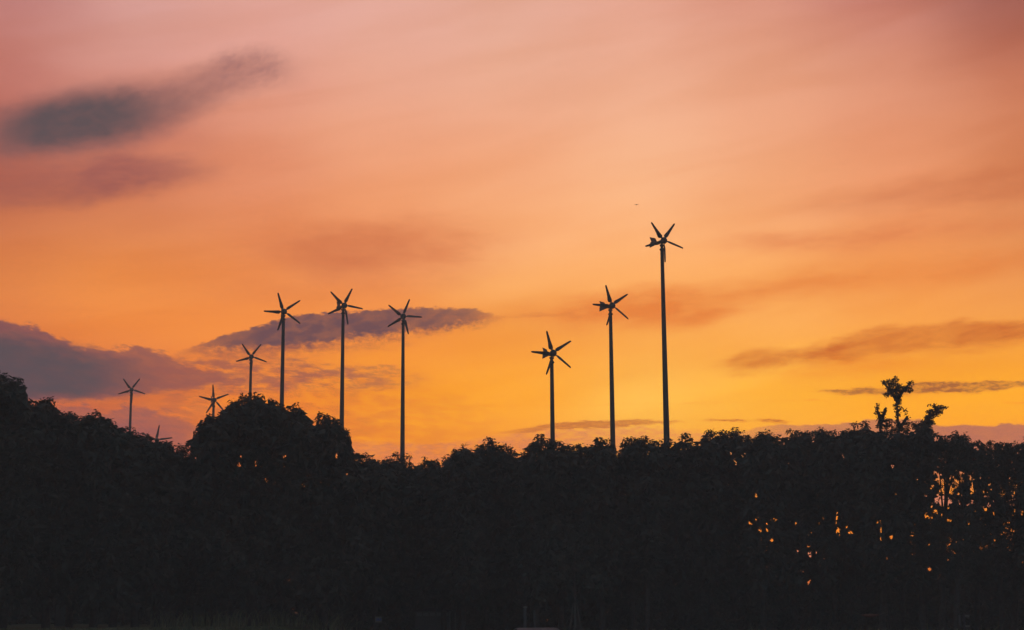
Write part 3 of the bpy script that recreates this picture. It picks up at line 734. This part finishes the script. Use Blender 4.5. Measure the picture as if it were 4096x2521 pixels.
shoot('tallest leafy shoot, its head spreading like a ragged Y', 71.5,
 [(3534,1531,8),(3550,1530,11),(3572,1518,10),(3584,1509,6),(3586,1522,8),(3566,1537,15),(3588,1545,16),(3560,1552,13),(3545,1580,9),(3556,1572,12),(3578,1568,20),(3602,1560,18),(3622,1552,13),(3636,1537,9),(3645,1528,6),(3638,1560,11),(3590,1590,18),(3592,1608,12),(3584,1628,11),(3590,1645,11),(3590,1662,9),(3604,1630,7),(3616,1642,7),(3622,1652,6),(3592,1688,12),(3630,1672,7),(3622,1690,11),(3640,1692,8),(3596,1712,20),(3575,1722,14),(3625,1716,16),(3598,1745,24),(3598,1785,26),(3600,1830,26)],
 [[(3600,2000),(3598,1760),(3592,1690),(3588,1620),(3584,1570),(3582,1515)],[(3588,1600),(3615,1560),(3643,1530)],[(3586,1600),(3560,1560),(3532,1530)],[(3596,1720),(3630,1665)]])
shoot('short pointed leafy shoot left of the tallest shoot', 72.0,
 [(3508,1617,5),(3508,1632,7),(3512,1648,10),(3520,1662,12),(3532,1650,8),(3543,1634,5),(3540,1645,6),(3526,1680,16),(3548,1680,9),(3562,1682,9),(3545,1700,14),(3522,1706,16),(3560,1705,10),(3524,1738,22),(3526,1775,24),(3528,1815,24)],
 [[(3530,2000),(3524,1760),(3520,1690),(3510,1640),(3507,1612)],[(3522,1700),(3535,1660),(3544,1630)]])
shoot('leaning leafy shoot right of the tallest one, head bent to the right', 71.0,
 [(3712,1648,8),(3722,1642,9),(3716,1622,4),(3735,1620,8),(3744,1632,14),(3762,1630,11),(3776,1630,7),(3786,1630,4),(3758,1648,13),(3740,1655,14),(3722,1664,14),(3708,1674,13),(3715,1690,18),(3698,1694,15),(3728,1690,9),(3700,1712,20),(3722,1720,12),(3675,1700,12),(3655,1700,12),(3690,1730,16),(3704,1750,24),(3700,1785,24)],
 [[(3690,2000),(3700,1780),(3706,1720),(3716,1680),(3742,1640),(3782,1630)],[(3712,1690),(3722,1640)]])


# ------------------------------------------------------------------ undergrowth (a mass nobody could count)
parts = []
n = 9000
x = rng.uniform(-500, 4600, n); yt = 2210 + 25 * np.sin(x * .02) + 18 * np.sin(x * .053 + 1)
y = rng.uniform(0, 1, n) * (2505 - yt) + yt
P = at(x, y, rng.uniform(77, 82, n))
parts.append(leaves(P, 0.42, 12, width=.42, grow=8, sky_clip=False))
n = 2600
x = rng.uniform(1300, 4500, n); y = rng.uniform(2300, 2520, n)
P = at(x, y, rng.uniform(71, 75, n))
parts.append(leaves(P, 0.3, 10, width=.3, grow=8, sky_clip=False))
V, T = join(parts)
o = tri_obj('undergrowth', V, T, m_leaf); tag(o, kind='stuff')

# evening haze: one box of even, pale air round everything
hb_ = MB().box((0, (HY0 + HY1) / 2, (HZ - 2.0) / 2), (2 * HX, HY1 - HY0, HZ + 2.0))
mh = bpy.data.materials.new('haze_air'); mh.use_nodes = True; t = mh.node_tree; t.nodes.clear()
vol = t.nodes.new('ShaderNodeVolumePrincipled'); vol.inputs['Color'].default_value = (0.97, 1.0, 0.95, 1); vol.inputs['Density'].default_value = SIG
om = t.nodes.new('ShaderNodeOutputMaterial'); t.links.new(vol.outputs[0], om.inputs['Volume'])
hz = hb_.build('haze', mh); tag(hz, kind='stuff')

# arching reeds and long grass in front of the trees
def blades(n, x0, x1, D0, D1, h0, h1, wid):
    Vs, Ts, k = [], [], 0
    for i in range(n):
        px_ = rnd.uniform(x0, x1); D_ = rnd.uniform(D0, D1)
        b = at(px_, 2450, D_); bx, by = float(b[0]), D_; bz = float(gz(bx, by))
        h = rnd.uniform(h0, h1); a = rnd.uniform(0, 2 * math.pi); bend = rnd.uniform(.2, .9) * h; w = wid * rnd.uniform(.6, 1.3)
        wx, wy = -math.sin(a + .6) * w, math.cos(a + .6) * w
        m = 7
        for j in range(m):
            t = j / (m - 1)
            q = (bx + math.cos(a) * bend * t * t, by + math.sin(a) * bend * t * t, bz + h * (t - .42 * t ** 3))
            s = (1 - t) ** .6 + .03
            Vs += [(q[0] - wx * s, q[1] - wy * s, q[2]), (q[0] + wx * s, q[1] + wy * s, q[2])]
        for j in range(m - 1):
            o_ = k + j * 2; Ts += [(o_, o_ + 1, o_ + 3), (o_, o_ + 3, o_ + 2)]
        k += m * 2
    return np.array(Vs), np.array(Ts)
V, T = join([blades(1500, 1250, 4300, 56, 70, 1.0, 2.3, .022), blades(500, 600, 1400, 62, 70, .5, 1.2, .018)])
o = tri_obj('tall_grass', V, T, m_reed); tag(o, kind='stuff')
# short lawn at the left
V, T = blades(5000, -300, 1500, 52, 62, .05, .12, .012)
o = tri_obj('lawn_grass', V, T, m_reed); tag(o, kind='stuff')


# ------------------------------------------------------------------ small things low in the dark
def on_ground(px, D):
    b = at(px, 2450, D); return np.array([float(b[0]), D, float(gz(b[0], D))])

def post(name, px, y_top, D, w, m, label, cat, group=None, lean=0.0, capped=False):
    b = on_ground(px, D); h = float(at(px, y_top, D)[2]) - b[2]
    r = empty(name, b); tag(r, label, cat, group)
    MB().tube([(0, 0, -.1), (lean * .5, 0, h * .5), (lean, 0, h)], [w * .5, w * .48, w * .45], 10).build('shaft', m, r, True)
    if capped: MB().lathe([(w * .62, h), (w * .64, h + .02), (w * .5, h + .05), (w * .1, h + .08)], 12, c=(lean, 0, 0)).build('cap', m, r, True)
    else: MB().lathe([(w * .9, -.02), (w * .9, .03), (w * .55, .05)], 12).build('footing', m_conc, r)
    return r

post('wooden_post', 490, 2367, 67.4, .11, m_wood, 'tall slim post at the back of the lawn, thickest of the posts there', 'post', 'posts at the back of the lawn')
post('wooden_post', 390, 2400, 67.8, .035, m_wood, 'thin stick-like post at the back of the lawn, left of the thicker one', 'post', 'posts at the back of the lawn')
post('wooden_post', 1821, 2451, 66.5, .05, m_wood, 'short thin post right of the low shed with pale panes', 'post')
post('concrete_stub', 2138, 2450, 65.0, .10, m_conc, 'short grey stub just right of the capped pillar', 'post', capped=True)

def panel(px0, px1, y_top, D, label):
    b = on_ground((px0 + px1) / 2, D); h = float(at(px0, y_top, D)[2]) - b[2]; w = float(at(px1, 2450, D)[0] - at(px0, 2450, D)[0])
    r = empty('upright_panel', b); tag(r, label, 'panel', 'pale panels among the left trunks')
    MB().box((0, 0, h / 2), (w, .04, h)).build('board', m_door, r)
    f = MB()
    for sx_ in (-1, 1): f.box((sx_ * (w / 2 + .017), 0, h / 2), (.03, .06, h + .02))
    f.box((0, 0, h + .027), (w + .10, .06, .03)); f.build('frame', m_tin, r)
    MB().box((w * .32, -.036, h * .5), (.03, .03, .09)).build('handle', m_conc, r)
panel(224, 269, 2420, 67.6, 'faint pale door-like panel at the left, behind the lawn')
panel(775, 830, 2412, 69.5, 'faint pale door-like panel under the big round tree clump')

# small red box on a stick
b = on_ground(175, 66.8); r = empty('box_on_post', b); tag(r, 'small dull red box on a thin stick at the back of the lawn', 'letter box')
h = float(at(175, 2467, 66.8)[2]) - b[2]
MB().tube([(0, 0, -.05), (0, 0, h)], .015, 8).build('stick', m_wood, r)
MB().box((0, 0, h + .06), (.18, .12, .12)).build('box', m_red, r)
MB().prism([(-.10, 0), (.10, 0), (0, .035)], -.07, .07).build('lid', m_red, r).location = (0, 0, h + .123)

# small notice board with blue letters
b = on_ground(1514, 67.2); r = empty('notice_board', b); tag(r, 'small pale notice board with blue capital letters IM', 'sign')
z0 = float(at(1514, 2490, 67.2)[2]) - b[2]; z1 = float(at(1514, 2467, 67.2)[2]) - b[2]
MB().box((0, 0, (z0 + z1) / 2), (.27, .02, z1 - z0)).build('board', m_board, r)
for sx_ in (-1, 1): MB().box((sx_ * .145, .0, z1 / 2), (.018, .03, z1)).build('leg', m_wood, r)
lt = MB(); zm = (z0 + z1) / 2
lt.box((-.065, -.0125, zm), (.028, .005, .13)); lt.box((-.01, -.0125, zm), (.024, .005, .13)); lt.box((.10, -.0125, zm), (.024, .005, .13))
lt.box((.018, -.0130, zm + .012), (.020, .005, .105), ry=R(-24)); lt.box((.072, -.0130, zm + .012), (.020, .005, .105), ry=R(24))
lt.build('lettering', m_blue, r)

# low shed with a strip of panes
b = on_ground(1730, 70.5); r = empty('low_shed', b); tag(r, 'low dark shed with a strip of small pale panes under its roof', 'shed')
z1 = float(at(1730, 2446, 70.5)[2]) - b[2]
MB().box((0, .5, z1 / 2), (1.5, 1.0, z1)).build('wall', m_tin, r)
MB().prism([(-.85, 0), (.85, 0), (.85, .04), (0, .16), (-.85, .04)], -.12, 1.12).build('roof', m_dark, r).location = (0, 0, z1 + .002)
for k in range(5):
    w_ = MB(); cx = -.58 + k * .29
    for (dx, dz, sx_, sz_) in ((0, .075, .24, .015), (0, -.075, .24, .015), (-.1125, 0, .015, .134), (.1125, 0, .015, .134)): w_.box((cx + dx, -.012, z1 - .12 + dz), (sx_, .02, sz_))
    wf = w_.build('window', m_wood, r)
    MB().box((cx, -.006, z1 - .12), (.208, .008, .132)).build('pane', m_door, wf)

# capped pillar with a thin pole on top
b = on_ground(2100, 65.5); r = empty('capped_pillar', b); tag(r, 'round grey pillar with a wider cap and a thin pole above it', 'pillar')
h = float(at(2100, 2433, 65.5)[2]) - b[2]; h2 = float(at(2100, 2372, 65.5)[2]) - b[2]
MB().tube([(0, 0, -.1), (0, 0, h)], .072, 16).build('shaft', m_conc, r, True)
MB().lathe([(.074, h), (.088, h + .01), (.085, h + .05), (.05, h + .068)], 16).build('cap', m_board, r, True)
MB().tube([(0, 0, h + .06), (0, 0, h2)], .018, 8).build('pole', m_conc, r)

# staked sapling
b = on_ground(2300, 60.0); r = empty('staked_sapling', b); tag(r, 'young tree held up by three slanting stakes', 'tree')
zt = float(at(2300, 2100, 60)[2]) - b[2]
MB().tube([(0, 0, -.05), (.02, 0, 1.2), (-.02, .05, zt * .7), (.03, 0, zt)], [.05, .045, .035, .01], 8).build('trunk', m_bark, r, True)
zs = float(at(2300, 2412, 60)[2]) - b[2]
for (dx, dy) in ((-.42, -.1), (-.05, -.5), (.45, .15)):
    MB().tube([(dx, dy, 0), (dx * .12, dy * .12, zs)], [.028, .026], 8).build('stake', m_wood, r)
n = 60; cc = np.stack([rng.normal(0, .3, n), rng.normal(0, .3, n), rng.uniform(zt * .62, zt, n)], -1) + b
V, T = leaves(cc, .15, 10); tri_obj('crown', V, T, m_leaf, r, b)

# two cars
def loft(outline, stations):
    """closed XZ outline lofted over Y; stations: (y, shrink)"""
    cx = sum(p[0] for p in outline) / len(outline); cz = sum(p[1] for p in outline) / len(outline)
    m = MB(); k = len(outline)
    for (y, sh) in stations:
        for (x, z) in outline: m.v.append((cx + (x - cx) * (1 - sh * .12), y, cz + (z - cz) * (1 - sh)))
    for i in range(len(stations) - 1):
        for j in range(k): m.f.append([i * k + j, (i + 1) * k + j, (i + 1) * k + (j + 1) % k, i * k + (j + 1) % k])
    m.f.append(list(range(k))); m.f.append([(len(stations) - 1) * k + j for j in range(k)][::-1])
    return m

def make_car(paint):
    r = empty('parked_car', (0, 0, 0))
    low = [(-2.1, .35), (-2.15, .5), (-2.1, .74), (-1.9, .86), (-1.0, .96), (1.35, .98), (2.0, .93), (2.1, .75), (2.12, .5), (2.05, .34), (1.75, .26), (-1.75, .26)]
    loft(low, [(-.86, .25), (-.85, .1), (-.78, 0), (.78, 0), (.85, .1), (.86, .25)]).build('body', paint, r, False)
    cab = [(-1.05, .95), (-.35, 1.36), (-.05, 1.43), (.6, 1.45), (1.15, 1.38), (1.85, .97)]
    loft(cab, [(-.74, .10), (-.66, .02), (-.5, 0), (.5, 0), (.66, .02), (.74, .10)]).build('cabin', paint, r)
    def quad(name, P, m=m_glass):
        c_ = [Vector(p) for p in P]; nrm = (c_[1] - c_[0]).cross(c_[2] - c_[0]).normalized() * .004
        v = [p + nrm for p in c_] + [p - nrm * 2 for p in c_]
        new_obj(name, v, [[0, 1, 2, 3], [7, 6, 5, 4]] + [[i, 4 + i, 4 + (i + 1) % 4, (i + 1) % 4] for i in range(4)], m, r)
    quad('windscreen', [(-1.0, -.58, .995), (-.40, -.52, 1.345), (-.40, .52, 1.345), (-1.0, .58, .995)])
    quad('rear_window', [(1.22, -.5, 1.355), (1.78, -.58, 1.03), (1.78, .58, 1.03), (1.22, .5, 1.355)])
    for s_ in (-1, 1):
        y = s_ * .733
        quad('side_window', [(-.72, y, 1.01), (.25, y, 1.01), (.25, s_ * .70, 1.34), (-.22, s_ * .70, 1.32)])
        quad('side_window', [(.33, y, 1.01), (1.35, y, 1.01), (1.0, s_ * .70, 1.32), (.33, s_ * .70, 1.34)])
        MB().box((-.78, s_ * .90, 1.0), (.12, .16, .11)).build('mirror', paint, r)
        MB().box((-2.10, s_ * .62, .68), (.08, .28, .13)).build('headlight', m_chrome, r)
        MB().box((2.07, s_ * .66, .76), (.08, .24, .14)).build('tail_light', m_red, r)
        for x_ in (-1.32, 1.32):
            w = MB().lathe([(.2, -.1), (.30, -.1), (.32, -.06), (.32, .06), (.30, .1), (.2, .1)], 20, 'Y').build('wheel', m_dark, r, False)
            w.location = (x_, s_ * .80, .32)
            MB().lathe([(.19, -.105), (.16, -.112), (.02, -.115)] if s_ < 0 else [(.02, .115), (.16, .112), (.19, .105)], 16, 'Y').build('rim', m_chrome, w)
    return r
car = make_car(m_paint2); b = on_ground(1985, 82.0); car.location = tuple(b); car.rotation_euler = (0, 0, R(118))
tag(car, 'car glinting between the trunks, left of the capped pillar', 'car', 'parked cars')
car2 = make_car(m_paint); b = on_ground(2150, 57.0); car2.location = tuple(b); car2.location.z = float(at(2128, 2512, 57)[2]) - 1.45; car2.rotation_euler = (0, 0, R(96))
tag(car2, 'nearer dark car, only its curved roof showing at the bottom edge', 'car', 'parked cars')

# pale bracket frame
b = on_ground(3860, 60.0); r = empty('metal_frame', b); tag(r, 'pale bracket-shaped metal frame standing low in the dark at the right', 'frame')
zt, zb = float(at(3865, 2461, 60)[2]) - b[2], float(at(3865, 2505, 60)[2]) - b[2]
MB().box((-.05, 0, zt / 2), (.06, .05, zt)).build('upright', m_tin, r)
MB().box((.065, 0, zt - .025), (.165, .06, .06)).build('top_arm', m_board, r)
MB().box((.065, 0, zb), (.165, .06, .06)).build('lower_arm', m_board, r)
MB().box((-.2, .02, (zt + zb) / 2), (.06, .03, zt - zb)).build('side_slat', m_door, r)

# hammock
b = on_ground(3480, 65.5); r = empty('hammock', b); tag(r, 'dull red-brown spindle of cloth hung low between trunks', 'hammock')
zc = float(at(3480, 2460, 65.5)[2]) - b[2]
m_ = MB(); 
for i in range(11):
    t_ = i / 10; x_ = (t_ - .5) * .74; rr = .085 * math.sin(math.pi * min(max(t_, .03), .97)) ** .8
    for j in range(10):
        a_ = 2 * math.pi * j / 10; m_.v.append((x_, rr * math.cos(a_), zc + rr * .9 * math.sin(a_) - .03 * math.sin(math.pi * t_)))
for i in range(10):
    for j in range(10): m_.f.append([i * 10 + j, i * 10 + (j + 1) % 10, (i + 1) * 10 + (j + 1) % 10, (i + 1) * 10 + j])
m_.build('cloth', m_red, r, True)
for s_ in (-1, 1): MB().tube([(s_ * .36, 0, zc), (s_ * .75, 0, zc + .12)], .012, 6).build('rope', m_wood, r)
for s_ in (-1, 1): MB().tube([(s_ * .76, 0, -.05), (s_ * .76, 0, zc + .2)], .022, 8).build('stake', m_bark, r)

# street lamp glimpsed through the leaves
b = on_ground(3978, 92.0); r = empty('street_lamp', b); tag(r, 'lit greenish white street lamp glimpsed through leaves at the right', 'street lamp')
zl = float(at(3978, 2162, 92)[2]) - b[2]
MB().tube([(0, 0, 0), (0, 0, zl * .5), (0, 0, zl - .3)], [.07, .055, .04], 10).build('pole', m_conc, r, True)
ml = bpy.data.materials.new('lamp_glow'); ml.use_nodes = True; e_ = ml.node_tree.nodes['Principled BSDF']
e_.inputs['Base Color'].default_value = (.8, .9, .85, 1); e_.inputs['Emission Color'].default_value = (.75, 1, .9, 1); e_.inputs['Emission Strength'].default_value = 1.6
MB().lathe([(.03, zl - .28), (.11, zl - .2), (.16, zl - .05), (.16, zl + .08), (.11, zl + .17)], 16).build('lamp_globe', ml, r, True)
MB().lathe([(.17, zl + .175), (.12, zl + .22), (.02, zl + .25)], 16).build('lamp_cap', m_tin, r)

# bird gliding
D = 80.0; p = at(2546, 819, D)
r = empty('bird', p, R(8)); tag(r, 'tiny bird gliding with level wings, left of the tallest turbine', 'bird')
bd = MB().lathe([(.004, -.075), (.014, -.055), (.02, -.02), (.016, .03), (.007, .07), (.012, .11)], 10, 'Y').build('body', m_feather, r, True)
for s_ in (-1, 1):
    w_ = MB(); st = [(0.01, .05, .000, .008), (.06, .055, .006, .006), (.11, .04, .002, .004), (.15, .012, -.006, .002)]
    for (x_, ch, z_, th) in st:
        for (yy, zz) in ((-ch * .5, 0), (0, th), (ch * .7, 0), (0, -th * .5)): w_.v.append((s_ * x_, yy + x_ * .25, z_ + zz))
    for i in range(3):
        for j in range(4): w_.f.append([i * 4 + j, i * 4 + (j + 1) % 4, (i + 1) * 4 + (j + 1) % 4, (i + 1) * 4 + j])
    w_.f.append([0, 1, 2, 3]); w_.f.append([12, 13, 14, 15]); w_.build('wing', m_feather, bd, True)
